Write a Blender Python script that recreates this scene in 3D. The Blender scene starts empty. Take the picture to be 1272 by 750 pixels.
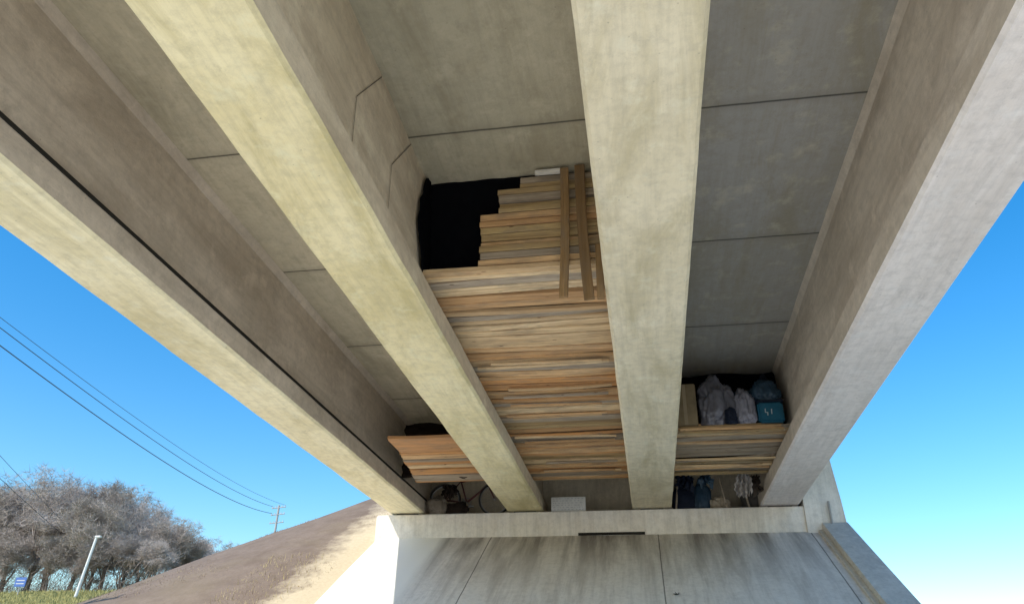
import bpy, bmesh, math, random
import numpy as np
from mathutils import Vector, Matrix, noise
random.seed(7)
scene=bpy.context.scene
COL=scene.collection
GZ=-1.55   # road level, camera eye is at z=0

# ------------------------------------------------------------------ helpers
def link(o): COL.objects.link(o); return o
def top(o,label,cat,group=None):
    o["label"]=label; o["category"]=cat
    if group: o["group"]=group
    return o
def empty(name,loc,label,cat,group=None):
    e=bpy.data.objects.new(name,None); e.empty_display_size=.2; e.location=loc; link(e)
    return top(e,label,cat,group)
def mesh_obj(name,verts,faces,mats,parent=None,origin=None,smooth=False,mi=None):
    if origin is None:
        a=np.array(verts,dtype=float); origin=((a[:,0].min()+a[:,0].max())/2,(a[:,1].min()+a[:,1].max())/2,a[:,2].min())
    O=Vector(origin)
    me=bpy.data.meshes.new(name)
    me.from_pydata([tuple(Vector(v)-O) for v in verts],[],faces)
    if not isinstance(mats,(list,tuple)): mats=[mats]
    for m in mats: me.materials.append(m)
    if mi is not None:
        me.polygons.foreach_set("material_index",mi)
    if smooth: me.polygons.foreach_set("use_smooth",[True]*len(me.polygons))
    me.update()
    ob=bpy.data.objects.new(name,me); link(ob)
    if parent is not None:
        ob.parent=parent; ob.location=O-Vector(parent.location)
    else: ob.location=O
    return ob
class MB:
    def __init__(s): s.v=[];s.f=[];s.m=[]
    def add(s,vs,fs,m=0):
        b=len(s.v); s.v+= [tuple(v) for v in vs]
        s.f+=[tuple(i+b for i in f) for f in fs]; s.m+=[m]*len(fs)
    def box(s,x0,x1,y0,y1,z0,z1,m=0,bev=0.0):
        if bev<=0:
            vs=[(x0,y0,z0),(x1,y0,z0),(x1,y1,z0),(x0,y1,z0),(x0,y0,z1),(x1,y0,z1),(x1,y1,z1),(x0,y1,z1)]
            s.add(vs,[(0,3,2,1),(4,5,6,7),(0,1,5,4),(1,2,6,5),(2,3,7,6),(3,0,4,7)],m); return
        bm=bmesh.new(); bmesh.ops.create_cube(bm,size=1)
        for v in bm.verts:
            v.co=Vector(((x0+x1)/2+v.co.x*(x1-x0),(y0+y1)/2+v.co.y*(y1-y0),(z0+z1)/2+v.co.z*(z1-z0)))
        bmesh.ops.bevel(bm,geom=bm.edges[:],offset=bev,segments=2,affect='EDGES')
        bm.verts.index_update()
        s.add([v.co[:] for v in bm.verts],[[v.index for v in f.verts] for f in bm.faces],m); bm.free()
    def tube(s,p0,p1,r0,r1=None,n=8,m=0,cap=True):
        p0=Vector(p0);p1=Vector(p1); r1=r0 if r1 is None else r1
        d=(p1-p0)
        if d.length<1e-6: return
        d.normalize(); a=d.orthogonal().normalized(); b=d.cross(a)
        vs=[];fs=[]
        for k,(p,r) in enumerate(((p0,r0),(p1,r1))):
            for i in range(n):
                t=2*math.pi*i/n; vs.append(p+a*math.cos(t)*r+b*math.sin(t)*r)
        for i in range(n): j=(i+1)%n; fs.append((i,j,n+j,n+i))
        if cap: fs.append(tuple(range(n))[::-1]); fs.append(tuple(range(n,2*n)))
        s.add(vs,fs,m)
    def torus(s,c,axis,R,r,N=36,n=8,m=0):
        c=Vector(c);ax=Vector(axis).normalized();a=ax.orthogonal().normalized();b=ax.cross(a)
        vs=[];fs=[]
        for i in range(N):
            t=2*math.pi*i/N; e=a*math.cos(t)+b*math.sin(t)
            for j in range(n):
                q=2*math.pi*j/n; vs.append(c+e*(R+r*math.cos(q))+ax*r*math.sin(q))
        for i in range(N):
            for j in range(n):
                i2=(i+1)%N;j2=(j+1)%n; fs.append((i*n+j,i2*n+j,i2*n+j2,i*n+j2))
        s.add(vs,fs,m)
    def prism_y(s,prof,y0,y1,mats=None,ny=1):
        n=len(prof); vs=[]
        for k in range(ny+1):
            y=y0+(y1-y0)*k/ny
            vs+=[(p[0],y,p[1]) for p in prof]
        b=len(s.v); s.v+=vs
        for k in range(ny):
            for i in range(n):
                j=(i+1)%n
                s.f.append((b+k*n+i,b+k*n+j,b+(k+1)*n+j,b+(k+1)*n+i)[::-1]); s.m.append(mats[i] if mats else 0)
        s.f.append(tuple(b+i for i in range(n))); s.m.append(0)
        s.f.append(tuple(b+ny*n+i for i in range(n))[::-1]); s.m.append(0)
    def obj(s,name,mats,parent=None,origin=None,smooth=False):
        return mesh_obj(name,s.v,s.f,mats,parent,origin,smooth,s.m)
def fixn(o):
    bm=bmesh.new(); bm.from_mesh(o.data); bmesh.ops.recalc_face_normals(bm,faces=bm.faces[:]); bm.to_mesh(o.data); bm.free(); return o

# ------------------------------------------------------------------ materials
class NT:
    def __init__(s,name):
        s.mat=bpy.data.materials.new(name); s.mat.use_nodes=True
        s.t=s.mat.node_tree; s.n=s.t.nodes; s.n.clear()
        s.out=s.n.new("ShaderNodeOutputMaterial"); s.b=s.n.new("ShaderNodeBsdfPrincipled")
        s.t.links.new(s.b.outputs[0],s.out.inputs[0])
        s.geo=None; s.tc=None
    def L(s,a,b): s.t.links.new(a,b)
    def pos(s):
        if not s.geo: s.geo=s.n.new("ShaderNodeNewGeometry")
        return s.geo.outputs["Position"]
    def objc(s):
        if not s.tc: s.tc=s.n.new("ShaderNodeTexCoord")
        return s.tc.outputs["Object"]
    def map(s,vec,scale=(1,1,1),rot=(0,0,0),loc=(0,0,0)):
        m=s.n.new("ShaderNodeMapping"); m.inputs["Scale"].default_value=scale; m.inputs["Rotation"].default_value=rot; m.inputs["Location"].default_value=loc
        s.L(vec,m.inputs["Vector"]); return m.outputs[0]
    def noise(s,vec,scale,detail=5,rough=.6,dist=0):
        m=s.n.new("ShaderNodeTexNoise"); m.inputs["Scale"].default_value=scale; m.inputs["Detail"].default_value=detail
        m.inputs["Roughness"].default_value=rough; m.inputs["Distortion"].default_value=dist
        s.L(vec,m.inputs["Vector"]); return m.outputs["Fac"]
    def voro(s,vec,scale,feature='F1'):
        m=s.n.new("ShaderNodeTexVoronoi"); m.feature=feature; m.inputs["Scale"].default_value=scale
        s.L(vec,m.inputs["Vector"]); return m.outputs["Distance"]
    def ramp(s,fac,stops,interp='LINEAR'):
        m=s.n.new("ShaderNodeValToRGB"); cr=m.color_ramp; cr.interpolation=interp
        while len(cr.elements)<len(stops): cr.elements.new(.5)
        for e,(p,c) in zip(cr.elements,stops):
            e.position=p; e.color=(c,c,c,1) if isinstance(c,(int,float)) else (c[0],c[1],c[2],1)
        s.L(fac,m.inputs[0]); return m.outputs[0]
    def mix(s,fac,a,b,blend='MIX'):
        m=s.n.new("ShaderNodeMix"); m.data_type='RGBA'; m.blend_type=blend; m.clamp_factor=True
        for idx,val in ((0,fac),(6,a),(7,b)):
            inp=m.inputs[idx]
            if isinstance(val,(int,float)):
                inp.default_value = float(val) if idx==0 else (val,val,val,1)
            elif isinstance(val,(tuple,list)): inp.default_value=(val[0],val[1],val[2],1)
            else: s.L(val,inp)
        return m.outputs[2]
    def math(s,op,a,b=0.0,c=None):
        m=s.n.new("ShaderNodeMath"); m.operation=op
        for i,v in enumerate((a,b,c)):
            if v is None: continue
            if isinstance(v,(int,float)): m.inputs[i].default_value=v
            else: s.L(v,m.inputs[i])
        return m.outputs[0]
    def sep(s,vec):
        m=s.n.new("ShaderNodeSeparateXYZ"); s.L(vec,m.inputs[0]); return m.outputs
    def bump(s,h,strength=.3,dist=.01):
        m=s.n.new("ShaderNodeBump"); m.inputs["Strength"].default_value=strength; m.inputs["Distance"].default_value=dist
        s.L(h,m.inputs["Height"]); s.L(m.outputs[0],s.b.inputs["Normal"])
    def col(s,c):
        if isinstance(c,(tuple,list)): s.b.inputs["Base Color"].default_value=(c[0],c[1],c[2],1)
        else: s.L(c,s.b.inputs["Base Color"])
    def rough(s,r,spec=.3,metal=0):
        s.b.inputs["Roughness"].default_value=r; s.b.inputs["Specular IOR Level"].default_value=spec; s.b.inputs["Metallic"].default_value=metal

def concrete(name,c1,c2,stain,amt=.5,along='Y',joint=None,jo=0.0,rough=.85,dirt=.4,drip=0):
    m=NT(name); p=m.pos()
    n1=m.noise(p,.55,4,.6,.4)
    c=m.mix(m.ramp(n1,[(.38,0),(.62,1)]),c1,c2)
    if joint:   # base colour shifts from bay to bay across x
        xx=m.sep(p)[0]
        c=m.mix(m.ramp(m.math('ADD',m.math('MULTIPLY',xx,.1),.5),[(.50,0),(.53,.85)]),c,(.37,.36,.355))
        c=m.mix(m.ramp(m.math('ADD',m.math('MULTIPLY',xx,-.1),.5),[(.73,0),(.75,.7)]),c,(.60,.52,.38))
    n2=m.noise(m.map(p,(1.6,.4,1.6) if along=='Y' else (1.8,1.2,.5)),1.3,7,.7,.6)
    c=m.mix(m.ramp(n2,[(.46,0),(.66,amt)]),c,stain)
    n3=m.noise(m.map(p,(14,.7,14) if along=='Y' else (12,12,.8)),1.0,5,.7)
    c=m.mix(m.ramp(n3,[(.3,.3),(.55,0)]),c,tuple(x*.5 for x in c1))
    n4=m.noise(p,9,6,.75)
    c=m.mix(m.ramp(n4,[(.3,dirt),(.55,0)]),c,tuple(x*.5 for x in c1))
    n5=m.noise(p,3.2,6,.7)
    c=m.mix(m.ramp(n5,[(.54,0),(.72,.4)]),c,tuple(min(.88,x*1.3) for x in c1))
    v=m.voro(p,9)
    c=m.mix(m.ramp(v,[(.03,.6),(.08,0)]),c,tuple(x*.4 for x in c1))
    n7=m.noise(m.map(p,(1,.6,1),loc=(7,3,1)),2.2,6,.75,.8)
    c=m.mix(m.ramp(n7,[(.60,0),(.72,.5)]),c,tuple(x*.55 for x in c1))
    if drip:
        n6=m.noise(m.map(p,(4.5,4.5,.25)),1.0,6,.7)
        c=m.mix(m.ramp(n6,[(.5,0),(.68,drip)]),c,tuple(x*.35 for x in c1))
    if joint:
        xyz=m.sep(p)
        yy=m.math('DIVIDE',m.math('SUBTRACT',xyz[1],jo),joint)
        wob=m.math('MULTIPLY',m.math('SUBTRACT',m.noise(p,1.7,3),.5),.012)
        fr=m.math('FRACT',m.math('ADD',yy,wob))
        d=m.math('ABSOLUTE',m.math('SUBTRACT',fr,.5))
        line=m.ramp(d,[(.0025,.9),(.0055,0)])
        halo=m.ramp(d,[(0,.45),(.05,0)])
        cell=m.n.new("ShaderNodeTexWhiteNoise"); cell.noise_dimensions='1D'
        m.L(m.math('FLOOR',m.math('ADD',yy,.5)),cell.inputs["W"])
        c=m.mix(m.math('MULTIPLY',cell.outputs["Value"],.25),c,tuple(x*.55 for x in c1))
        c=m.mix(m.mix(1,halo,n4,'MULTIPLY'),c,tuple(x*.3 for x in c1))
        c=m.mix(line,c,(.012,.012,.012))
    m.col(c); m.rough(rough,.25)
    h=m.mix(.5,n4,m.noise(p,45,3,.7)); m.bump(h,.45,.013)
    return m.mat

def plain(name,c,rough=.6,spec=.4,metal=0,var=.35,scale=8,bump=.15):
    m=NT(name); o=m.objc()
    n=m.noise(o,scale,5,.65)
    m.col(m.mix(m.ramp(n,[(.3,var),(.65,0)]),c,tuple(x*.45 for x in c))); m.rough(rough,spec,metal)
    if bump: m.bump(m.noise(o,scale*3,4,.6),bump,.01)
    return m.mat

def wood(name,ca,cb,cd):
    m=NT(name); o=m.objc()
    info=m.n.new("ShaderNodeObjectInfo"); rnd=info.outputs["Random"]
    off=m.n.new("ShaderNodeVectorMath"); off.operation='ADD'; m.L(o,off.inputs[0])
    cmb=m.n.new("ShaderNodeCombineXYZ"); m.L(m.math('MULTIPLY',rnd,37.),cmb.inputs[0]); m.L(m.math('MULTIPLY',rnd,11.),cmb.inputs[1]); m.L(cmb.outputs[0],off.inputs[1])
    v=off.outputs[0]
    g=m.noise(m.map(v,(1.2,26,26)),1.0,6,.7,.6)
    base=m.mix(rnd,ca,cb)
    c=m.mix(m.ramp(g,[(.36,.75),(.6,0)]),base,cd)
    b=m.noise(m.map(v,(1.5,5,5)),1.2,5,.7)
    c=m.mix(m.ramp(b,[(.46,0),(.72,.7)]),c,(.20,.16,.12))
    k=m.voro(m.map(v,(3,9,9)),1.0)
    c=m.mix(m.ramp(k,[(.05,.8),(.1,0)]),c,(.07,.035,.015))
    r2=m.math('FRACT',m.math('MULTIPLY',rnd,7.31))
    c=m.mix(m.ramp(r2,[(.6,0),(1,.6)]),c,cd)
    m.col(c); m.rough(.75,.25); m.bump(g,.3,.006); return m.mat

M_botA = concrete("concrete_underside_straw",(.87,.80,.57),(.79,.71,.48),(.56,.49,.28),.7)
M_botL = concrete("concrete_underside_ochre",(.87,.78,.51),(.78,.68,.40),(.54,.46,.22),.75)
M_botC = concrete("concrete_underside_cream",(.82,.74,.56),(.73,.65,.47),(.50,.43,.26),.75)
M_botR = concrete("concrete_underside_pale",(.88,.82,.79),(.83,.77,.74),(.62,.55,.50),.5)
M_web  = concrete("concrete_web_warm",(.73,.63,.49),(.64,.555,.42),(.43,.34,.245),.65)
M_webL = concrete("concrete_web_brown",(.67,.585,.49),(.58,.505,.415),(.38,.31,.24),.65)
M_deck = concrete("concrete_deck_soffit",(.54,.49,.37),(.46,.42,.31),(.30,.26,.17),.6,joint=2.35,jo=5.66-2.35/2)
M_cap  = concrete("concrete_cap_pale",(.86,.82,.76),(.79,.75,.69),(.55,.49,.41),.4,along='Z',drip=.3)
M_wall = concrete("concrete_backwall",(.64,.56,.43),(.56,.49,.37),(.34,.28,.20),.6,along='Z',drip=.3)
M_curb = concrete("concrete_kerb_grey",(.70,.65,.59),(.61,.57,.52),(.40,.37,.34),.5)
M_seam = plain("dark_joint",(.03,.028,.025),.9,.1)
M_bear = plain("rubber_bearing",(.03,.03,.03),.8,.2)
M_fine = plain("fine_joint",(.12,.10,.08),.9,.1)

def slope_mat():
    m=NT("concrete_slope_paving"); p=m.pos(); xyz=m.sep(p)
    c=m.mix(m.ramp(m.noise(p,.6,5,.6,.5),[(.35,0),(.65,1)]),(.85,.80,.75),(.76,.71,.66))
    st=m.noise(m.map(p,(2.6,.35,.35)),1.0,7,.7,.5)
    c=m.mix(m.ramp(st,[(.48,0),(.68,.6)]),c,(.43,.38,.34))
    st2=m.noise(m.map(p,(9,.5,.5)),1.0,5,.7)
    c=m.mix(m.ramp(st2,[(.3,.4),(.52,0)]),c,(.43,.39,.36))
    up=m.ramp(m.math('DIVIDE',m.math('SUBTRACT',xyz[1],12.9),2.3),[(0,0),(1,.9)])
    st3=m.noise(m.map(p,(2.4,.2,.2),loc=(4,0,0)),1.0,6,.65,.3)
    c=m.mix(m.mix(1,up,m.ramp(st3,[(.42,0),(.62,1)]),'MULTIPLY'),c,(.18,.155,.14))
    n4=m.noise(p,10,6,.75); c=m.mix(m.ramp(n4,[(.3,.35),(.55,0)]),c,(.42,.38,.34))
    sunlit=m.ramp(m.math('MULTIPLY',m.math('ADD',m.math('MULTIPLY',xyz[0],-1),m.math('MULTIPLY',st,.5)),.1),[(.405,0),(.43,.97)])  # sun glare left of the shadow edge, painted into the colour as near-white
    c=m.mix(sunlit,c,(.92,.89,.83))
    for X in (-2.97,.24,3.0):
        w=m.math('MULTIPLY',m.math('SUBTRACT',m.noise(p,2.5,3),.5),.02)
        d=m.math('ABSOLUTE',m.math('ADD',m.math('SUBTRACT',xyz[0],X),w))
        c=m.mix(m.ramp(d,[(.005,.8),(.014,0)]),c,(.08,.07,.06))
    m.col(c); m.rough(.9,.2); m.bump(m.mix(.5,n4,m.noise(p,50,3,.7)),.4,.012); return m.mat
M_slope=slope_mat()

def terrain_mat():
    m=NT("ground_soil_and_grass"); p=m.pos(); xyz=m.sep(p)
    n1=m.noise(p,.35,6,.65,.4); n2=m.noise(p,2.2,8,.7); n3=m.noise(p,18,6,.8)
    brown=m.mix(m.ramp(n2,[(.35,0),(.65,1)]),(.185,.14,.108),(.25,.195,.155))
    brown=m.mix(m.ramp(n3,[(.38,.3),(.6,0)]),brown,(.12,.09,.07))
    brown=m.mix(m.ramp(n1,[(.48,0),(.68,.45)]),brown,(.24,.195,.12))
    sand=m.mix(m.ramp(n3,[(.35,.35),(.6,0)]),(.60,.51,.36),(.38,.30,.20))
    w=m.math('MULTIPLY',m.math('SUBTRACT',n2,.5),1.4)
    fx=m.ramp(m.math('ADD',m.math('ADD',xyz[0],6.75),w),[(.45,0),(1.1,1)])
    c=m.mix(fx,brown,sand)
    grass=m.mix(m.ramp(n1,[(.4,0),(.6,1)]),(.36,.33,.13),(.27,.26,.10))
    grass=m.mix(m.ramp(n3,[(.35,.5),(.6,0)]),grass,(.12,.12,.06))
    far=m.ramp(m.math('DIVIDE',m.math('ADD',m.math('MULTIPLY',xyz[0],-1),-15.5),6.0),[(0,0),(1,1)])
    c=m.mix(far,c,grass)
    low=m.ramp(m.math('SUBTRACT',GZ+.25,xyz[2]),[(0,0),(.2,1)])
    dry=m.mix(m.ramp(n2,[(.4,0),(.6,1)]),(.60,.53,.35),(.52,.46,.29))
    c=m.mix(low,c,dry)
    m.col(c); m.rough(.95,.1); m.bump(m.mix(.5,n3,n2),.5,.03); return m.mat
M_ground=terrain_mat()

W_pine =wood("timber_pine",(.78,.52,.28),(.66,.41,.20),(.36,.19,.08))
W_pale =wood("timber_pale",(.82,.63,.39),(.74,.54,.31),(.42,.26,.13))
W_olive=wood("timber_weathered",(.54,.39,.19),(.44,.31,.15),(.21,.13,.06))
W_orange=wood("timber_orange",(.74,.38,.15),(.66,.34,.13),(.40,.19,.07))
W_ply  =wood("timber_plywood",(.60,.32,.14),(.55,.29,.13),(.34,.17,.07))
W_grey =wood("timber_grey",(.50,.41,.31),(.40,.33,.25),(.20,.15,.10))
W_gap =wood("timber_gap_shade",(.16,.10,.05),(.11,.07,.035),(.05,.03,.015))
W_brown=wood("timber_brown",(.34,.21,.09),(.28,.17,.08),(.13,.075,.03))

# ------------------------------------------------------------------ bridge
bridge=empty("road_bridge",(-1.1,7,GZ),"concrete highway bridge with beams, seen from underneath","bridge")
Y0,Y1=.3,15.95
HB=3.43; HD=4.95
girders=[(-4.75,.70,M_botA,M_webL,True,.0,.07),(-2.33,.72,M_botL,M_web,False,.05,.0),(.16,.76,M_botC,M_web,False,.0,.0),(2.545,.71,M_botR,M_webL,False,.06,.0)]
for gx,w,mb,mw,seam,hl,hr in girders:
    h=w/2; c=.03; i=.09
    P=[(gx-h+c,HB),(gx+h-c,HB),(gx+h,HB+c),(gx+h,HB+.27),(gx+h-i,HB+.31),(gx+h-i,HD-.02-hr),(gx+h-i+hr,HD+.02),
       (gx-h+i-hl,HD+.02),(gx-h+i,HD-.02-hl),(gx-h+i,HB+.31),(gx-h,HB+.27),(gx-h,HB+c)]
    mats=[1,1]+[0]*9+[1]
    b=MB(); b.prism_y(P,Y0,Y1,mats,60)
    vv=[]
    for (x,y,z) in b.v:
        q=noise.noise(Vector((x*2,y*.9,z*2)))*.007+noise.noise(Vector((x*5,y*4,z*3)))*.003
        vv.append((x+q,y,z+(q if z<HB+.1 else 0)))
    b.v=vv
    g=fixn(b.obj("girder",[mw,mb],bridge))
    g["label"]="long precast concrete girder under the deck"
    if seam:
        s=MB()
        s.box(gx+h-.004,gx+h+.012,Y0+.02,Y1-.15,HB+.272,HB+.305)
        s.obj("joint_strip",[M_seam],bridge)
xw=-2.33+.36-.09
for pts in ([(4.40,3.76),(4.36,4.29),(4.81,4.93)],[(5.31,3.76),(5.28,4.32),(5.74,4.93)]):
    s=MB()
    for (a,b_) in zip(pts[:-1],pts[1:]):
        p0=Vector((xw+.009,a[0],a[1]));p1=Vector((xw+.009,b_[0],b_[1]));d=(p1-p0).normalized();n=Vector((0,-d.z,d.y))*.004
        s.add([p0-n,p0+n,p1+n,p1-n],[(0,1,2,3)])
    s.obj("web_joint",[M_fine],bridge)
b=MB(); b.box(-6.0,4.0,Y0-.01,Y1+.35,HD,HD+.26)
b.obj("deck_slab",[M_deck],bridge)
for x0,x1 in ((-5.98,-5.7),(3.7,3.98)):
    b=MB(); b.box(x0,x1,Y0,Y1+.3,HD+.26,HD+1.1,bev=.02); b.obj("parapet",[M_cap],bridge)
b=MB(); b.box(-5.36,3.32,15.10,16.05,2.86,HB-.035,bev=.02)
cap=b.obj("cap_beam",[M_cap],bridge)
b=MB(); b.box(-5.3,3.3,16.0,16.5,2.2,HD-.003); b.obj("back_wall",[M_wall],bridge)
for gx in [q[0] for q in girders]:
    b=MB(); b.box(gx-.22,gx+.22,15.2,15.6,HB-.036,HB+.003); b.obj("bearing_pad",[M_bear],bridge)
b=MB()
P=[(2.95,2.3),(3.70,2.3),(3.62,3.5),(3.53,4.45),(2.95,4.45)]
b.prism_y(P,15.05,19); w_=fixn(b.obj("wing_wall",[M_cap],bridge))
b=MB(); b.tube((3.38,15.0,2.7),(3.38,15.0,3.45),.022,n=8); b.obj("drain_pipe",[plain("pipe_grey",(.35,.34,.33),.5)],bridge)
b=MB(); b.box(-1.27,0.0,15.082,15.11,2.925,2.975); b.obj("drain_shadow_slot",[M_seam],bridge)  # dark strip: drain slot with the cap's shadow line painted in

# ------------------------------------------------------------------ terrain
def sstep(a,b_,x):
    t=np.clip((x-a)/(b_-a),0,1); return t*t*(3-2*t)
GR=.56
def hterr(x,y):
    ax=np.maximum(0,-6.3-x); bx=np.maximum(0,x-3.45); dy=np.maximum(0,18.2-y)
    d=np.sqrt((ax*.78)**2+dy**2)
    z=4.64-GR*d-5.0*bx
    z=np.where(dy<=0,np.minimum(z,4.64-.4*ax-5.0*bx),z)
    lb=GZ+np.clip(y-12,0,38)*.21*sstep(-9,-16,x)
    lb=lb+ .12*np.sin(x*.21)*np.cos(y*.17)*sstep(20,40,y)*sstep(-9,-16,x)
    k=.35
    base=np.maximum(lb,GZ)
    q=np.clip(.5+.5*(z-base)/k,0,1); m=z*q+base*(1-q)+k*q*(1-q)*.5
    m=np.where(np.abs(z-base)<k,m,np.maximum(z,base))
    return m
def hz(x,y): return float(hterr(np.array([float(x)]),np.array([float(y)]))[0])
def axis(lo,hi,dlo,dhi,step,n):
    inner=np.arange(dlo,dhi+1e-6,step)
    left=dlo-np.geomspace(step*1.5,dlo-lo,n)[::-1]; right=dhi+np.geomspace(step*1.5,hi-dhi,n)
    return np.concatenate([left,inner,right])
xs=axis(-2500,2500,-40,12,.4,34); ys=axis(-2500,2500,-4,30,.4,40)
XX,YY=np.meshgrid(xs,ys)
ZZ=hterr(XX,YY)
rough=np.zeros_like(ZZ)
def rg(x,y):
    if -30<x<-5.6 and 5<y<40: return .07*noise.noise(Vector((x*.35,y*.35,0)))+.02*noise.noise(Vector((x*1.7,y*1.7,3)))
    return 0.0
for i in range(ZZ.shape[0]):
    for j in range(ZZ.shape[1]): rough[i,j]=rg(XX[i,j],YY[i,j])
ZZ=ZZ+rough
ZZ=np.where((XX>-5.45)&(XX<3.9)&(YY<15.3),ZZ-.10,ZZ)
ny,nx=XX.shape
V=np.stack([XX.ravel(),YY.ravel(),ZZ.ravel()],1)
F=[(i*nx+j,i*nx+j+1,(i+1)*nx+j+1,(i+1)*nx+j) for i in range(ny-1) for j in range(nx-1)]
g=mesh_obj("ground",V.tolist(),F,M_ground,origin=(0,0,0),smooth=True); g["kind"]="structure"

def road_mat():
    m=NT("pale_road_concrete"); p=m.pos()
    n=m.noise(p,1.2,5,.7); c=m.mix(m.ramp(n,[(.35,0),(.65,1)]),(.80,.74,.63),(.74,.68,.57))
    m.col(c); m.rough(.9,.2); return m.mat
b=MB(); b.add([(-60,-14,GZ+.02),(60,-14,GZ+.02),(60,6.4,GZ+.02),(-60,6.4,GZ+.02)],[(0,1,2,3)])
r=b.obj("road",[road_mat()]); r["kind"]="structure"

def sp(y): return 4.64-GR*(18.2-y)
yb=18.2-(4.64-GZ)/GR
NS=24; vs=[];fs=[]
xsn=np.linspace(-5.3,3.14,30); ysn=np.linspace(yb-.2,15.18,NS)
for y in ysn:
    for x in xsn: vs.append((x,y,sp(y)+.02+.008*noise.noise(Vector((x,y,0)))))
n=len(xsn)
fs=[(i*n+j,i*n+j+1,(i+1)*n+j+1,(i+1)*n+j) for i in range(NS-1) for j in range(n-1)]
k=len(vs)
for i,y in enumerate(ysn): vs.append((-5.3,y,sp(y)-.2))
fs+=[(i*n,(i+1)*n,k+i+1,k+i) for i in range(NS-1)]
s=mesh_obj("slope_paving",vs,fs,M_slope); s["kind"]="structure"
b=MB()
for X0,X1,H in ((3.14,3.22,.08),(3.22,3.66,.20)):
    y0,y1=yb,15.04; D=.3 if H<.15 else 4.7
    b.add([(X0,y0,max(GZ-.1,sp(y0)-D)),(X1,y0,max(GZ-.1,sp(y0)-D)),(X1,y1,max(GZ-.1,sp(y1)-D)),(X0,y1,max(GZ-.1,sp(y1)-D)),
           (X0,y0,sp(y0)+H),(X1,y0,sp(y0)+H),(X1,y1,sp(y1)+H),(X0,y1,sp(y1)+H)],
          [(0,3,2,1),(4,5,6,7),(0,1,5,4),(1,2,6,5),(2,3,7,6),(3,0,4,7)])
o=b.obj("slope_kerb",[M_curb]); top(o,"raised grey concrete edging beside the paved slope","kerb")
b=MB(); yq=12.62; c0=Vector((.42,yq,sp(yq)+.03))
for i in range(12):
    a=random.uniform(0,6.28); l=random.uniform(.05,.11)
    d=Vector((math.cos(a),math.sin(a)*.8,math.sin(a)*.45+.12)); e=d.cross(Vector((0,0,1))).normalized()*.018
    b.add([c0-e,c0+e,c0+d*l+Vector((0,0,.02))],[(0,1,2)])
o=b.obj("weed_plant",[plain("dark_weed",(.02,.025,.02),.8)]); top(o,"small dark weed growing on the concrete slope","weed")

# ------------------------------------------------------------------ timber
GROUP_B="timber boards stored across the bridge girders"
def board(cx,cy,cz,L,W,T,mat,rz=0,ry=0,rx=0,label="weathered timber board lying across the bridge beams",name="timber_board",group=GROUP_B,warp=1.0):
    bm=bmesh.new(); bmesh.ops.create_cube(bm,size=1)
    for v in bm.verts: v.co=Vector((v.co.x*L,v.co.y*W,v.co.z*T))
    bmesh.ops.bevel(bm,geom=bm.edges[:],offset=min(T,W)*.07,segments=1,affect='EDGES')
    for q in (-.35,-.2,0,.2,.35):
        bmesh.ops.bisect_plane(bm,geom=bm.verts[:]+bm.edges[:]+bm.faces[:],plane_co=(q*L,0,0),plane_no=(1,0,0))
    wa=random.uniform(-.010,.006)*L*warp; wb=random.uniform(-.010,.010)*L*warp; tw=random.uniform(-.06,.06)*warp
    for v in bm.verts:
        t=v.co.x/L*2; v.co.z+=wa*(1-t*t)+v.co.y*tw*t; v.co.y+=wb*(1-t*t)
    me=bpy.data.meshes.new(name); bm.to_mesh(me); bm.free(); me.materials.append(mat)
    o=bpy.data.objects.new(name,me); o.location=(cx,cy,cz); o.rotation_euler=(rx,ry,rz); link(o)
    return top(o,label,"timber board",group)
FZ=HB+.315
def floor(xa,xb,ya,yb_,matf,tilt=.02,wr=(.09,.2),gaps=(.008,.012,.02,.035),upper=True,rx=.1):
    y=ya
    while y<yb_:
        w=random.uniform(*wr); T=random.uniform(.02,.06)
        L=(xb-xa)-random.uniform(0,.06)
        z=FZ+T/2+random.uniform(0,.035)
        board((xa+xb)/2,y+w/2,z,L,w,T,matf((y-ya)/(yb_-ya)),rz=random.uniform(-tilt,tilt),rx=random.uniform(-rx,rx),ry=random.uniform(-.008,.008))
        y+=w+random.choice(gaps)
    if upper:
        y=ya+.06
        while y<yb_:
            w=random.uniform(.14,.24)
            board((xa+xb)/2,y+w/2,FZ+.15,(xb-xa)-.03,w,.04,W_gap,rz=random.uniform(-.01,.01))  # upper layer coloured near black to paint shade into the floor gaps
            y+=w+.01
xa,xb=-2.33+.36-.085,.16-.38+.085
def mid(t):
    r_=random.random()
    if t<.3: return W_pale if r_<.4 else (W_pine if r_<.85 else W_grey)
    if t<.55: return W_pine if r_<.5 else (W_orange if r_<.65 else (W_pale if r_<.85 else W_grey))
    return W_orange if r_<.4 else (W_pine if r_<.65 else (W_pale if r_<.78 else (W_grey if r_<.9 else W_olive)))
floor(xa,xb,6.45,14.2,mid,.028,(.055,.18),(.004,.008,.015,.03,.05),rx=.12)
for i in range(14):
    y=random.uniform(7.6,13.9); L=random.uniform(1.2,1.75)
    board(random.uniform(-1.15,-.98),y,FZ-.02-random.uniform(0,.02),L,random.uniform(.03,.06),.022,random.choice([W_pine,W_pale,W_grey]),rz=random.uniform(-.05,.05),label="thin pale batten wedged below stacked boards")
z=FZ+.10
row=0
board((xa+xb)/2,6.50,z-.03,xb-xa,.26,.055,W_pale); z+=.005
while z<HD-.07:
    T=random.choice([.065,.075,.085]) 
    f=(z-FZ)/(HD-FZ)
    left=-1.46 if f<.60 else (-1.28 if f<.8 else -1.06)
    left+=random.uniform(-.012,.012)
    board((left+xb)/2,6.50+random.uniform(-.025,.025)+.02*(row%2),z+T/2,xb-left,.22,T*.9,random.choice([W_olive,W_olive,W_pine,W_olive,W_grey]),label="timber plank in a stepped stack below the deck",warp=.25)
    z+=T; row+=1
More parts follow.
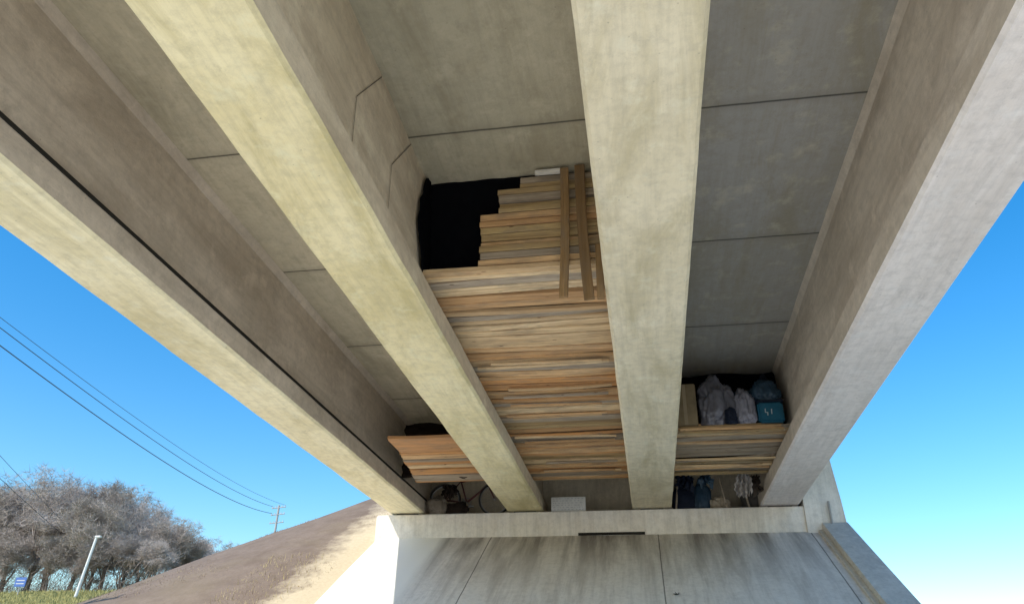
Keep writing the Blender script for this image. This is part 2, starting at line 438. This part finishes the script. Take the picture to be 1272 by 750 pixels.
for X,z0,z1,w,rr in ((-.60,3.40,4.90,.085,.02),(-.40,3.36,4.92,.10,-.035),(-.265,3.36,3.95,.07,0)):
    o=board(X,6.31,(z0+z1)/2,z1-z0,w,.035,W_brown,label="upright brown board leaning against the stacked planks",name="upright_board")
    o.rotation_euler=(Matrix.Rotation(math.pi/2+rr,3,'Y')@Matrix.Rotation(math.pi/2,3,'X')).to_euler()
board(-.72,6.33,4.89,.34,.05,.04,plain("white_board",(.75,.72,.66)),label="short white board end on top of the stack")

ra,rb=.16+.38-.085,2.545-.355+.085
floor(ra,rb,11.45,14.0,lambda t:random.choice([W_pine,W_grey,W_grey,W_olive,W_pale]),.03,(.07,.15),(.02,.04,.07,.10),upper=False,rx=.16)
for i in range(5):
    board((ra+rb)/2+random.uniform(-.03,.03),11.38+.03*i,FZ-.06+.035*i,1.5,random.uniform(.06,.09),.032,random.choice([W_pine,W_grey,W_olive]),ry=random.uniform(-.03,.03),rz=random.uniform(-.03,.03))
for i in range(6):
    y=random.uniform(12.6,13.9)
    b=MB(); a_=random.uniform(-.12,.12); zz=FZ-.03
    b.tube((ra+.12,y-a_,zz+random.uniform(-.09,0)),(rb-.12,y+a_,zz+random.uniform(-.09,0)),.017,n=8)
    o=b.obj("bamboo_pole",[random.choice([W_grey,W_pale,W_pine])]); top(o,"thin loose pole lying under the stored boards","pole","thin poles stored under the deck")
la,lb_=-3.98,-2.33-.36+.085
board((la+lb_)/2,11.75,FZ+.012,lb_-la,.72,.024,W_ply,label="orange plywood sheet laid across the beams",name="plywood_sheet",warp=.1)
def lf_(t): return random.choice([W_pale,W_pine,W_orange,W_grey,W_orange])
y=12.16
while y<14.1:   # left ends step outwards so the edge reads square
    w=random.uniform(.09,.2); T=random.uniform(.025,.05); l0=la-.12*(y-12)-random.uniform(0,.06)
    board((l0+lb_)/2,y+w/2,FZ+T/2+random.uniform(0,.02),lb_-l0,w,T,lf_(0),rz=random.uniform(-.02,.02),rx=random.uniform(-.08,.08))
    y+=w+random.choice((.01,.03,.05))
board((la+lb_)/2,11.37,FZ+.03,lb_-la-.02,.06,.05,W_ply)

# ------------------------------------------------------------------ dark sheets painting shade
def shade_sheet(name,x0,x1,z0,z1,y,mat,label,depth=.12,nx=44,nz=34,seed=0,edge=.05,plane='XZ',rag=.0,bulge=None,lean=0):
    vs=[];fs=[]
    for i in range(nz+1):
        for j in range(nx+1):
            u=j/nx;v=i/nz
            xl=x0 if bulge is None else x1-(x1-x0)*bulge(v)
            x=xl+(x1-xl)*u; z=z0+(z1-z0)*v
            q=Vector((u*3,v*3,seed)); r=noise.noise(q)*depth+noise.noise(q*3.1)*depth*.4+abs(noise.noise(q*6))*depth*.2
            ex=noise.noise(Vector((seed,v*6,1)))*rag*(1-u)
            ez=noise.noise(Vector((u*7,seed,1)))*rag*(1-v)
            a=x+noise.noise(q*2+Vector((5,0,0)))*edge*(1 if 0<u<1 else .4)+ex; c=z+noise.noise(q*2+Vector((0,9,0)))*edge*.3*(1-v)+ez
            vs.append((a,y+r-lean*v,c) if plane=='XZ' else (y+abs(r),a,c))
    n=nx+1
    fs=[(i*n+j,i*n+j+1,(i+1)*n+j+1,(i+1)*n+j) for i in range(nz) for j in range(nx)]
    o=mesh_obj(name,vs,fs,mat,smooth=True); return top(o,label,"shade_sheet")
M_black=plain("black_plastic_and_shade",(.004,.0045,.006),1.0,.02,var=.3,bump=0)
shade_sheet("dark_shade_sheet",-2.05,-.88,FZ+.06,HD-.004,6.66,M_black,"black sheet standing in for the dark void beside the stacked planks",.03,seed=2,rag=.02,lean=.22,edge=.03)  # added black sheet stands in for the unlit void left of the stack
shade_sheet("dark_shade_sheet",6.10,6.72,FZ+.02,HD-.004,-2.035,M_black,"black sheet carrying the dark void across the beam side",.03,seed=3,plane='YZ',rag=.05,edge=.02,bulge=lambda v:.15+.85*max(0,math.sin(math.pi*min(1,.1+v*.75)))**.7)  # extra black piece continues the painted void over the girder web
shade_sheet("dark_shade_sheet",ra,rb,FZ+.1,HD-.004,12.25,M_black,"black sheet painting the shadow behind the stored bags",.10,seed=5)  # deck shadow behind the bags, painted as an added black sheet
M_clut=plain("brown_cloth_and_shade",(.022,.016,.013),.95,.05)
shade_sheet("brown_shade_sheet",-4.45,lb_,FZ+.02,4.80,13.7,M_clut,"dark brown sheet standing in for deep shadow behind the plywood",.2,seed=8,rag=.1)  # added dark backing paints the deepening shadow at the far end
def flat_sheet(x0,x1,y0,y1,z,mat,label,seed):
    N=30;vs=[];fs=[]
    for i in range(N+1):
        for j in range(N+1):
            u=j/N;v=i/N; vs.append((x0+(x1-x0)*u,y0+(y1-y0)*v,z+.03*noise.noise(Vector((u*6,v*6,seed)))))
    n=N+1; fs=[(i*n+j,i*n+j+1,(i+1)*n+j+1,(i+1)*n+j) for i in range(N) for j in range(N)]
    o=mesh_obj("dark_shade_sheet",vs,fs,mat,smooth=True); top(o,label,"shade_sheet")
flat_sheet(ra+.03,rb-.03,11.75,14.1,FZ+.17,M_black,"black sheet added to darken the gaps between loose boards",3)  # added above the boards so the lit deck doesn't show through gaps
flat_sheet(la-.02,lb_-.03,12.6,14.1,FZ+.17,M_clut,"dark brown sheet added to darken the gaps between stored boards",6)  # added dark layer, paints shade into the left bay's board gaps

# ------------------------------------------------------------------ bags
def bag(name,c,sx,sy,sz,mat,label,seed=0,wr=.12,knot=.72,cat="bag",parent=None,group=None):
    bm=bmesh.new(); bmesh.ops.create_icosphere(bm,subdivisions=5,radius=1)
    for v in bm.verts:
        p=v.co.copy(); n=p.normalized()
        q=n*1.6+Vector((seed,0,0))
        r=1+noise.noise(q)*wr*1.6
        r+=-abs(noise.noise(Vector((n.x*5,n.y*5,n.z*2))+Vector((seed*3,1,0))))*wr*1.2+abs(noise.noise(n*9+Vector((0,seed,0))))*wr*.7
        x=p.x*r; y=p.y*r; z=p.z*r
        x=math.copysign(abs(x)**.75,x); y=math.copysign(abs(y)**.75,y); z=math.copysign(abs(z)**.7,z)
        if z<-.85: z=-.85+(z+.85)*.1
        if knot and z>.55:
            t=min(1,(z-.55)/.45); x*=1-knot*t; y*=1-knot*t; z+=.2*t*t*knot
        v.co=Vector((x*sx,y*sy,(z+.86)*sz))
    me=bpy.data.meshes.new(name); bm.to_mesh(me); bm.free(); me.materials.append(mat)
    me.polygons.foreach_set("use_smooth",[True]*len(me.polygons))
    o=bpy.data.objects.new(name,me); o.location=c; link(o)
    if parent: o.parent=parent; o.location=Vector(c)-parent.location; return o
    return top(o,label,cat,group)
BZ=FZ+.055
M_trans=plain("translucent_grey_plastic",(.16,.16,.195),.3,.6,var=.95,scale=4.5,bump=.8)
M_white=plain("white_plastic",(.28,.28,.34),.4,.5,var=.85,scale=5,bump=.7)
M_blue=plain("blue_plastic",(.02,.05,.085),.5,.4,var=.6)
M_teal=plain("teal_print",(.01,.10,.17),.5,.3,var=.45)
M_navy=plain("navy_cloth",(.012,.018,.035),.8,.2)
bx=empty("cardboard_box",(.72,11.5,BZ),"tan cardboard box standing beside bags","box")
b=MB(); b.box(.50,.90,11.36,11.7,BZ,BZ+.66,bev=.012)
b.obj("carton",[plain("cardboard",(.25,.195,.12),.85,.1,var=.6,scale=4)],bx)
b=MB(); b.box(.70,.75,11.354,11.359,BZ+.005,BZ+.65); b.obj("packing_tape",[plain("tape",(.30,.24,.155),.4)],bx)
bag("plastic_bag",(1.20,11.55,BZ),.28,.2,.41,M_trans,"bulging translucent grey plastic bag tied at the top",1,.34,.25,cat="plastic bag")
bag("plastic_bag",(1.60,11.5,BZ),.17,.13,.29,M_white,"small white plastic bag between larger bags",4,.34,.35,cat="plastic bag")
bag("plastic_bag",(1.45,11.95,BZ),.32,.2,.44,M_black,"black plastic bag behind the white bags",9,.15,cat="plastic bag")
sb=empty("storage_box",(1.96,11.5,BZ),"boxy teal container with white marks below dark bags","box")
b=MB(); b.box(1.79,2.16,11.36,11.62,BZ,BZ+.32,bev=.03); b.obj("container_body",[M_teal],sb)
b=MB(); b.box(1.775,2.175,11.345,11.635,BZ+.315,BZ+.345,bev=.012); b.obj("lid",[M_navy],sb)
b=MB()
yy=11.354
def stroke(b,x0,z0,x1,z1,w=.013):
    p0=Vector((x0,yy,z0));p1=Vector((x1,yy,z1));d=(p1-p0).normalized();n=Vector((-d.z,0,d.x))*w/2
    b.add([p0-n,p1-n,p1+n,p0+n],[(0,1,2,3)])
bz=BZ-.03
stroke(b,1.895,bz+.235,1.89,bz+.175); stroke(b,1.888,bz+.18,1.925,bz+.175); stroke(b,1.925,bz+.18,1.92,bz+.13)
stroke(b,1.985,bz+.23,1.98,bz+.15)
b.obj("white_mark",[plain("white_print",(.45,.50,.52),.5,var=.05,bump=0)],sb)
bag("plastic_bag",(1.95,11.5,BZ+.345),.23,.15,.18,M_blue,"dark blue plastic bag on top of the teal box",12,.3,.2,cat="plastic bag")
bag("plastic_bag",(2.0,11.8,BZ),.2,.13,.47,M_navy,"tall dark bag behind the teal box",15,.2,.4,cat="plastic bag")
bag("plastic_bag",(1.62,11.62,BZ+.3),.18,.12,.16,M_blue,"dark crumpled bag squeezed above the white bag",17,.3,.1,cat="plastic bag")
bag("plastic_bag",(1.40,11.42,BZ),.09,.07,.14,M_navy,"small dark bag wedged between pale bags",18,.3,.1,cat="plastic bag")
bag("cloth_bundle",(-3.60,11.85,FZ+.04),.26,.2,.075,M_clut,"low dark brown cloth bundle lying on plywood",41,.35,0,cat="bundle")
bag("cloth_bundle",(-3.10,11.8,FZ+.04),.24,.2,.06,plain("rust_cloth",(.07,.035,.022),.9,.1),"low rust brown cloth bundle lying on plywood",43,.35,0,cat="bundle")

SZ=HB-.035
bag("duffel_bag",(.80,15.45,SZ),.26,.2,.26,M_navy,"dark navy bag on the abutment ledge",21,.15,0)
bag("plastic_bag",(1.13,15.4,SZ+.0),.17,.16,.32,M_blue,"dark blue plastic bag on the abutment ledge",23,.2,cat="plastic bag")
bag("cloth_bundle",(1.42,15.5,SZ),.22,.2,.16,plain("beige_cloth",(.42,.35,.26),.9,.1),"beige cloth bundle on the abutment ledge",25,.25,0,cat="bundle")
bag("duffel_bag",(2.1,15.6,SZ),.2,.2,.22,plain("grey_cloth",(.10,.09,.08),.9),"dark grey bag on the abutment ledge",27,.2,0)
def hang(name,x0,wf,y,z0,lenf,mat,label,seed,nu=36,nv=34):
    vs=[];fs=[]
    for i in range(nv+1):
        for j in range(nu+1):
            u=j/nu;v=i/nv
            x=x0+(u-.5)*wf(v)+.08*noise.noise(Vector((seed,v*5,4))); yv=y+.05*math.sin(u*20+v*3+seed)+.05*noise.noise(Vector((u*4,v*4,seed)))
            vs.append((x,yv,z0-v*(lenf+.22*noise.noise(Vector((u*6,seed,1))))-.05*noise.noise(Vector((u*3,seed,v)))))
    n=nu+1
    fs=[(i*n+j,i*n+j+1,(i+1)*n+j+1,(i+1)*n+j) for i in range(nv) for j in range(nu)]
    o=mesh_obj(name,vs,fs,mat,smooth=True); top(o,label,"cloth")
hang("white_cloth",1.82,lambda v:.12+.2*math.sin(v*2.3+.2),14.35,3.84,.42,plain("grey_white_cloth",(.50,.46,.43),.9,.1,var=.8,scale=5),"crumpled greyish white cloth hanging below the boards",2)
hang("dark_cloth",.78,lambda v:.3,14.4,3.84,.24,M_navy,"dark navy cloth hanging below the boards",8)
hang("dark_cloth",1.16,lambda v:.16+.1*v,14.3,3.84,.18,M_blue,"dark blue cloth hanging below the boards",12)
hang("dark_cloth",2.06,lambda v:.16,14.5,3.84,.3,plain("brown_rag",(.08,.06,.045),.9),"brown rag hanging below the boards",15)
hang("dark_cloth",-3.72,lambda v:.3,14.6,3.84,.22,M_clut,"dark brown rag hanging below the boards",22)
for x0,x1 in ((.62,.70),(1.58,1.5),(2.0,1.9)):
    b=MB(); b.tube((x0,15.25,SZ),(x1,15.3,SZ+.62),.018); o=b.obj("wooden_stick",[W_grey]); top(o,"thin wooden stick standing on the abutment ledge","stick")

# ------------------------------------------------------------------ bicycle
def bicycle(x,y,z,label):
    e=empty("bicycle",(x,y,z),label,"bicycle")
    R=.315; wx=(.02,-1.02)
    tyre=plain("tyre_rubber",(.02,.02,.02),.8); steel=plain("bike_steel",(.35,.35,.36),.35,.5,.8,var=.2)
    paint=plain("bike_paint",(.10,.02,.02),.4,.5)
    for X in wx:
        w=bpy.data.objects.new("wheel",None); w.empty_display_size=.1; link(w); w.parent=e; w.location=(X,0,R+.02)
        c=Vector((x+X,y,z+R+.02))
        def child(b_,nm,mt):
            o=b_.obj(nm,[mt],e,origin=c,smooth=True); o.parent=w; o.location=(0,0,0)
        b=MB(); b.torus(c,(0,1,0),R,.022); child(b,"tyre",tyre)
        b=MB(); b.torus(c,(0,1,0),R-.025,.012); child(b,"rim",steel)
        b=MB(); b.tube(c+Vector((0,-.04,0)),c+Vector((0,.04,0)),.025)
        for i in range(24):
            a=i*math.pi/12; b.tube(c+Vector((0,.02*(-1)**i,0)),c+Vector((math.cos(a)*(R-.03),0,math.sin(a)*(R-.03))),.002,n=4)
        child(b,"spokes",steel)
    def P(a,c,dy=0): return Vector((x+a,y+dy,z+c))
    b=MB()
    front=P(.02,.335);rear=P(-1.02,.335);bb=P(-.56,.28);seat=P(-.70,.72);head=P(-.16,.80);headb=P(-.12,.62)
    for a,c,r in ((bb,seat,.016),(bb,headb,.02),(seat*.95+bb*.05,head,.014),(headb,head,.02)): b.tube(a,c,r)
    for dy in (-.045,.045):
        D=Vector((0,dy,0)); b.tube(rear+D,bb,.01); b.tube(rear+D,seat,.009); b.tube(front+D,headb,.012)
    b.obj("frame",[paint],e,smooth=True)
    b=MB(); b.tube(seat,P(-.72,.86),.013); b.obj("seat_post",[steel],e)
    b=MB(); vs=[]
    prof=[(-.16,.09),(-.08,.10),(.0,.06),(.08,.03),(.15,.022)]
    fs=[]
    for i,(a,hw) in enumerate(prof):
        for (s_,zz) in ((-1,0),(-.8,.03),(0,.045),(.8,.03),(1,0),(0,-.015)): vs.append(P(-.73+a,.88+zz,hw*s_))
    for i in range(len(prof)-1):
        for j in range(6): fs.append((i*6+j,i*6+(j+1)%6,(i+1)*6+(j+1)%6,(i+1)*6+j))
    fs.append(tuple(range(6)));fs.append(tuple(range(24,30))); b.add(vs,fs); b.obj("saddle",[tyre],e,smooth=True)
    b=MB(); b.tube(head,P(-.19,.93),.013)
    pts=[P(-.38,.95,-.27),P(-.24,.96,-.24),P(-.18,.95,-.1),P(-.18,.95,.1),P(-.24,.96,.24),P(-.38,.95,.27)]
    for a,c in zip(pts[:-1],pts[1:]): b.tube(a,c,.012)
    b.obj("handlebar",[steel],e,smooth=True)
    b=MB(); b.torus(bb,(0,1,0),.09,.008,24,6); b.tube(bb+Vector((0,-.05,0)),bb+Vector((.12,-.06,-.1)),.01); b.tube(bb+Vector((0,.05,0)),bb+Vector((-.12,.06,.1)),.01)
    b.box(bb.x+.08,bb.x+.17,bb.y-.13,bb.y-.06,bb.z-.12,bb.z-.095); b.obj("crank",[steel],e)
    b=MB()
    for k in range(5):
        zz=.62+.06*k; w=.11+.012*k
        cs=[P(.0,zz,-w),P(.26+.01*k,zz,-w),P(.26+.01*k,zz,w),P(.0,zz,w)]
        for i in range(4): b.tube(cs[i],cs[(i+1)%4],.003,n=4)
    for t in np.linspace(0,1,9):
        b.tube(P(.26*t,.62,-.11),P(.27*t,.86,-.158),.0025,n=4); b.tube(P(.26*t,.62,.11),P(.27*t,.86,.158),.0025,n=4)
        b.tube(P(.26,.62,-.11+.22*t),P(.30,.86,-.158+.316*t),.0025,n=4)
    b.obj("basket",[steel],e)
    b=MB()
    for X in wx:
        c=P(X,.335)
        for i in range(10):
            a0=math.radians(20+14*i);a1=math.radians(20+14*(i+1))
            q=[c+Vector((math.cos(a)*(R+.035),dy,math.sin(a)*(R+.035))) for a in (a0,a1) for dy in (-.03,.03)]
            b.add(q,[(0,1,3,2)])
    b.obj("mudguard",[steel],e)
    return e
bicycle(-3.0,15.38,SZ,"old dark bicycle parked on the abutment ledge")
bag("plastic_bag",(-4.12,15.22,SZ),.2,.09,.2,plain("grey_brown_plastic",(.14,.115,.09),.6),"grey brown bag in front of the bicycle",31,.3,.3,cat="plastic bag")
bag("cloth_bundle",(-3.72,15.24,SZ),.2,.08,.13,M_clut,"dark brown cloth bundle beside the bicycle",33,.35,0,cat="bundle")

nb=empty("notice_sign",(-1.47,15.22,SZ),"white notice board with faint lines standing on the ledge","sign")
b=MB(); b.box(-1.80,-1.12,15.20,15.22,SZ+.01,SZ+.30,bev=.004); b.obj("sign_panel",[plain("sign_white",(.66,.655,.63),.5,var=.3,scale=6)],nb)
b=MB(); random.seed(3)
for rrow in range(6):
    x=-1.76
    while x<-1.18:
        l=random.uniform(.012,.05)
        if x+l>-1.16: break
        zc=SZ+.268-rrow*.043; b.add([(x,15.196,zc-.006),(x+l,15.196,zc-.006),(x+l,15.196,zc+.006),(x,15.196,zc+.006)],[(0,1,2,3)]); x+=l+random.uniform(.015,.05)
b.obj("faint_print",[plain("sign_ink",(.40,.40,.42),.6,var=.1,bump=0)],nb)

# ------------------------------------------------------------------ trees
M_bark=plain("bark_brown",(.24,.20,.175),.9,.1,var=.5,scale=3)
def twig_mat():
    m=NT("bare_twigs"); p=m.pos(); n=m.noise(p,.4,4,.6)
    m.col(m.mix(m.ramp(n,[(.4,0),(.62,1)]),(.35,.30,.265),(.50,.44,.40))); m.rough(.9,.1); return m.mat
M_twig=twig_mat()
def make_tree(seed,H):
    rnd=random.Random(seed); tb=MB(); cb=MB()
    def grow(p,d,L,r,lev):
        steps=3 if lev<3 else 2
        for s_ in range(steps):
            d=(d+Vector((rnd.uniform(-1,1),rnd.uniform(-1,1),rnd.uniform(-.3,.7)))*(.13 if lev==0 else .25)).normalized()
            q=p+d*L/steps; r2=r*.86
            (tb if lev<2 else cb).tube(p,q,r,r2,n=7 if lev<2 else (4 if lev<4 else 3),cap=False)
            if (lev>=1 or s_>0) and lev<5 and rnd.random()<.75: branch(q,d,L*.62,r2*.5,lev+1)
            p=q;r=r2
        if lev<5:
            for _ in range(3): branch(p,d,L*.74,r*.66,lev+1)
        if lev>=4:
            for _ in range(5):
                e=Vector((rnd.uniform(-1,1),rnd.uniform(-1,1),rnd.uniform(-.3,1))).normalized()*rnd.uniform(.25,.6)*H/9
                w=e.cross(Vector((rnd.random(),rnd.random(),.3))).normalized()*.010
                cb.add([p-w,p+w,p+e],[(0,1,2)])
    def branch(p,d,L,r,lev):
        ax=d.orthogonal().normalized(); ax.rotate(Matrix.Rotation(rnd.uniform(0,6.28),3,d))
        nd=d.copy(); nd.rotate(Matrix.Rotation(rnd.uniform(.35,.9),3,ax)) 
        nd=(nd+Vector((0,0,.12))).normalized()
        grow(p,nd,L*rnd.uniform(.8,1.1),r,lev)
    grow(Vector((0,0,-.3)),Vector((0,0,1)),H*.26,H*.018,0)
    return tb,cb
protos=[make_tree(sd,9.0) for sd in (1,5,9)]
T_G="bare winter trees behind the grassy bank"
rnd=random.Random(4)
pm=[]
for k,(tb,cb) in enumerate(protos):
    mt=bpy.data.meshes.new("trunk"); mt.from_pydata(tb.v,[],tb.f); mt.materials.append(M_bark)
    mc=bpy.data.meshes.new("crown"); mc.from_pydata(cb.v,[],cb.f); mc.materials.append(M_twig)
    pm.append((mt,mc))
hull=[max(v[2] for v in cb.v) for tb,cb in protos]
def put_tree(k,X,Y,s,rz):
    e=empty("bare_tree",(X,Y,hz(X,Y)-.1),"leafless grey brown winter tree with dense fine twigs","tree",T_G)
    e.rotation_euler=(0,0,rz); e.scale=(s,s,s)
    for nm,me in zip(("trunk","crown"),pm[k]):
        o=bpy.data.objects.new(nm,me); link(o); o.parent=e
for rx_,Yd,tz in ((-1.02,54,.30),(-.965,62,.285),(-.925,55,.305),(-.89,66,.30),(-.855,54,.312),(-.82,62,.30),(-.79,57,.297),(-.765,66,.28),(-.74,55,.285),(-.715,66,.262),(-.69,60,.255),(-.665,56,.240),(-.64,66,.225),(-.615,60,.212),(-.59,70,.205),(-.565,66,.197),(-.90,53,.225),(-.82,53,.22),(-.97,53,.22),(-.71,54,.215),(-.77,53,.20),(-.66,54,.205)):
    X=rx_*Yd; k=rnd.randrange(3); hgt=tz*Yd-hz(X,Yd); put_tree(k,X,Yd,hgt/hull[k],rnd.uniform(0,6.28))

b=MB()
for i in range(26000):
    t=rnd.random(); r_=-1.08+t*.56; Yd=rnd.uniform(52,66); X=r_*Yd
    z=hz(X,Yd)-.1; hh=(rnd.random()**1.4)*(3.0+1.6*noise.noise(Vector((X*.25,Yd*.1,0))))
    p=Vector((X,Yd,z+hh*.7)); e=Vector((rnd.uniform(-.5,.5),rnd.uniform(-.5,.5),rnd.uniform(.2,.9)))*.8; w=e.cross(Vector((rnd.random(),rnd.random(),.2))).normalized()*.022
    b.add([p-w,p+w,p+e],[(0,1,2)])
o=b.obj("undergrowth",[plain("undergrowth_brown",(.27,.225,.19),.9,.1)]); o["kind"]="stuff"; top(o,"tangled brown undergrowth at the foot of bare trees","undergrowth")

b=MB(); cnt=0
while cnt<7000:
    x=rnd.uniform(-18,-5.6); y=rnd.uniform(8,19.5); z=hz(x,y)
    if z<.2: continue
    edge=-7.2<x<-5.9 and y<14.5
    if not edge and noise.noise(Vector((x*.6,y*.6,9)))<.2: continue
    z+=rg(x,y)-.01
    h_=rnd.uniform(.02,.05)*(2.8 if rnd.random()<(.3 if edge else .02) else 1)
    e=Vector((rnd.uniform(-.6,.6),rnd.uniform(-.6,.6),1)).normalized()*h_; w=Vector((rnd.uniform(-1,1),rnd.uniform(-1,1),0)).normalized()*.005
    p=Vector((x,y,z)); b.add([p-w,p+w,p+e],[(0,1,2)],1 if rnd.random()<(.7 if edge else .15) else 0); cnt+=1
o=b.obj("dry_grass",[plain("dry_grass_brown",(.25,.20,.14),.9,.1),plain("dry_grass_straw",(.55,.46,.25),.9,.1)]); o["kind"]="stuff"; top(o,"sparse short dead grass on the embankment","grass")
b=MB()
for i in range(16000):
    Yd=rnd.uniform(36,52); X=rnd.uniform(-1.05,-.70)*Yd; z=hz(X,Yd)
    h_=rnd.uniform(.08,.25); e=Vector((rnd.uniform(-.4,.4),rnd.uniform(-.4,.4),1))*h_; w=Vector((rnd.uniform(-1,1),rnd.uniform(-1,1),0)).normalized()*.03
    p=Vector((X,Yd,z)); b.add([p-w,p+w,p+e],[(0,1,2)])
o=b.obj("meadow_grass",[plain("meadow_green",(.42,.38,.16),.9,.1)]); o["kind"]="stuff"; top(o,"yellow green meadow grass near the trees","grass")

# ------------------------------------------------------------------ poles and wires
M_polec=plain("pole_concrete",(.42,.42,.41),.8); M_wire=plain("cable_grey",(.05,.08,.13),.6,bump=0); M_ins=plain("insulator",(.6,.6,.6),.3)
dd=Vector((.95,-.3,0)).normalized()
def upole(X,Y,topz):
    z0=hz(X,Y); e=empty("utility_pole",(X,Y,z0),"tall grey utility pole with crossarms carrying power lines","utility pole","utility poles beside the road")
    b=MB(); b.tube((X,Y,z0-.3),(X,Y,topz),.17,.11,n=12); b.obj("pole_shaft",[M_polec],e,smooth=False)
    d=dd
    for k,dz in enumerate((.25,1.0,1.9)):
        b=MB(); c=Vector((X,Y,topz-dz)); b.tube(c-d*1.0,c+d*1.0,.05,n=6); b.obj("crossarm",[M_polec],e)
        b=MB()
        for s_ in (-.9,-.45,.45,.9): b.tube(c+d*s_,c+d*s_+Vector((0,0,.2)),.045,n=8)
        b.obj("insulator",[M_ins],e)
upole(-39.8,80,19.3)
upole(-14.2,8.0,8.35)
def wire(p0,p1,sag,r=.02):
    p0=Vector(p0);p1=Vector(p1); b=MB(); N=40; pr=None
    for i in range(N+1):
        t=i/N; p=p0.lerp(p1,t)-Vector((0,0,sag*4*t*(1-t)))
        rr=r*(1.0-.5*t)
        if pr is not None: b.tube(pr,p,rr,n=5,cap=False)
        pr=p
    o=b.obj("power_line",[M_wire]); top(o,"dark overhead power cable hanging between utility poles","power line","overhead power lines")
A=Vector((-39.8,80,19.3)); B=Vector((-14.2,8.0,8.35))
wire(A+dd*-.9+Vector((0,0,-.05)),B+dd*-.45+Vector((0,0,.05)),.9,.024)
wire(A+dd*-.9+Vector((0,0,-.8)),B+dd*-.45+Vector((0,0,-.25)),1.1,.030)
wire(A+dd*.9+Vector((0,0,-.05)),B+dd*-.45+Vector((0,0,.2)),.9,.016)
upole(-58,75,13.9); upole(-16.5,8,10.0)
P2=Vector((-58,75,13.9)); P3=Vector((-16.5,8,10.0))
wire(P2+dd*.9+Vector((0,0,-.05)),P3+dd*-.9+Vector((0,0,-.1)),.4,.018)
wire(P2+dd*.9+Vector((0,0,-.8)),P3+dd*-.9+Vector((0,0,-1.1)),.4,.022)

Yd=46; X=-.775*Yd; z0=hz(X,Yd)
e=empty("street_lamp",(X,Yd,z0),"slim white lamp post leaning beside the trees","street lamp")
tp=(X+.42,Yd,9.3)
b=MB(); b.tube((X,Yd,z0-.2),tp,.095,.08,n=10); b.obj("lamp_post",[plain("white_post",(.75,.75,.74),.5,var=.05)],e)
b=MB(); b.box(tp[0]-.10,tp[0]+.32,Yd-.10,Yd+.10,tp[2]-.02,tp[2]+.12,bev=.03); b.obj("lamp_head",[plain("lamp_grey",(.7,.7,.7),.5)],e)
Yd=48; X=-.866*Yd; z0=hz(X,Yd)
e=empty("road_sign",(X,Yd,z0),"small blue rectangular sign on a short post","sign")
b=MB(); b.tube((X,Yd+.06,z0-.2),(X,Yd+.06,z0+1.1),.04); b.obj("sign_post",[M_polec],e)
b=MB(); b.box(X-.42,X+.42,Yd-.02,Yd+.02,z0+.55,z0+1.15,bev=.01); b.obj("sign_panel",[plain("sign_blue",(.08,.16,.42),.4,var=.05)],e)
b=MB()
for k in range(2): b.add([(X-.3,Yd-.025,z0+.72+.2*k),(X+.3,Yd-.025,z0+.72+.2*k),(X+.3,Yd-.025,z0+.78+.2*k),(X-.3,Yd-.025,z0+.78+.2*k)],[(0,1,2,3)])
b.obj("white_band",[M_ins],e)

# ------------------------------------------------------------------ light
S=Vector((-.567,-.9,1.0)).normalized()
sun=bpy.data.lights.new("sun",'SUN'); sun.energy=5; sun.angle=math.radians(.5); sun.color=(1,.93,.82)
so=bpy.data.objects.new("sun",sun); link(so); so.rotation_euler=S.to_track_quat('Z','Y').to_euler()
w=bpy.data.worlds.new("World"); scene.world=w; w.use_nodes=True; nt=w.node_tree; nt.nodes.clear()
sky=nt.nodes.new("ShaderNodeTexSky"); sky.sky_type='NISHITA'; sky.sun_disc=False
sky.sun_elevation=math.asin(S.z); sky.sun_rotation=math.atan2(S.x,S.y)%(2*math.pi)
sky.air_density=1.3; sky.dust_density=.4; sky.ozone_density=3.0
bg=nt.nodes.new("ShaderNodeBackground"); bg.inputs[1].default_value=.15
hs=nt.nodes.new("ShaderNodeHueSaturation"); hs.inputs["Saturation"].default_value=1.45; hs.inputs["Value"].default_value=1.5
ow=nt.nodes.new("ShaderNodeOutputWorld")
nt.links.new(sky.outputs[0],hs.inputs["Color"]); nt.links.new(hs.outputs[0],bg.inputs[0]); nt.links.new(bg.outputs[0],ow.inputs[0])

# ------------------------------------------------------------------ camera
psi=math.radians(9.93); th=math.radians(27.85); ro=math.radians(1.0)
fwd=Vector((-math.sin(psi)*math.cos(th),math.cos(psi)*math.cos(th),math.sin(th)))
r0=Vector((math.cos(psi),math.sin(psi),0)); u0=Vector((math.sin(psi)*math.sin(th),-math.cos(psi)*math.sin(th),math.cos(th)))
R_=r0*math.cos(ro)+u0*math.sin(ro); U_=-r0*math.sin(ro)+u0*math.cos(ro)
cam=bpy.data.cameras.new("camera"); cam.lens=26.89; cam.sensor_width=36; cam.clip_end=6000; cam.clip_start=.05
co=bpy.data.objects.new("camera",cam); link(co)
co.matrix_world=Matrix(((R_.x,U_.x,-fwd.x,0),(R_.y,U_.y,-fwd.y,0),(R_.z,U_.z,-fwd.z,0),(0,0,0,1)))
scene.camera=co
scene.view_settings.view_transform='Standard'; scene.view_settings.look='None'; scene.view_settings.exposure=0
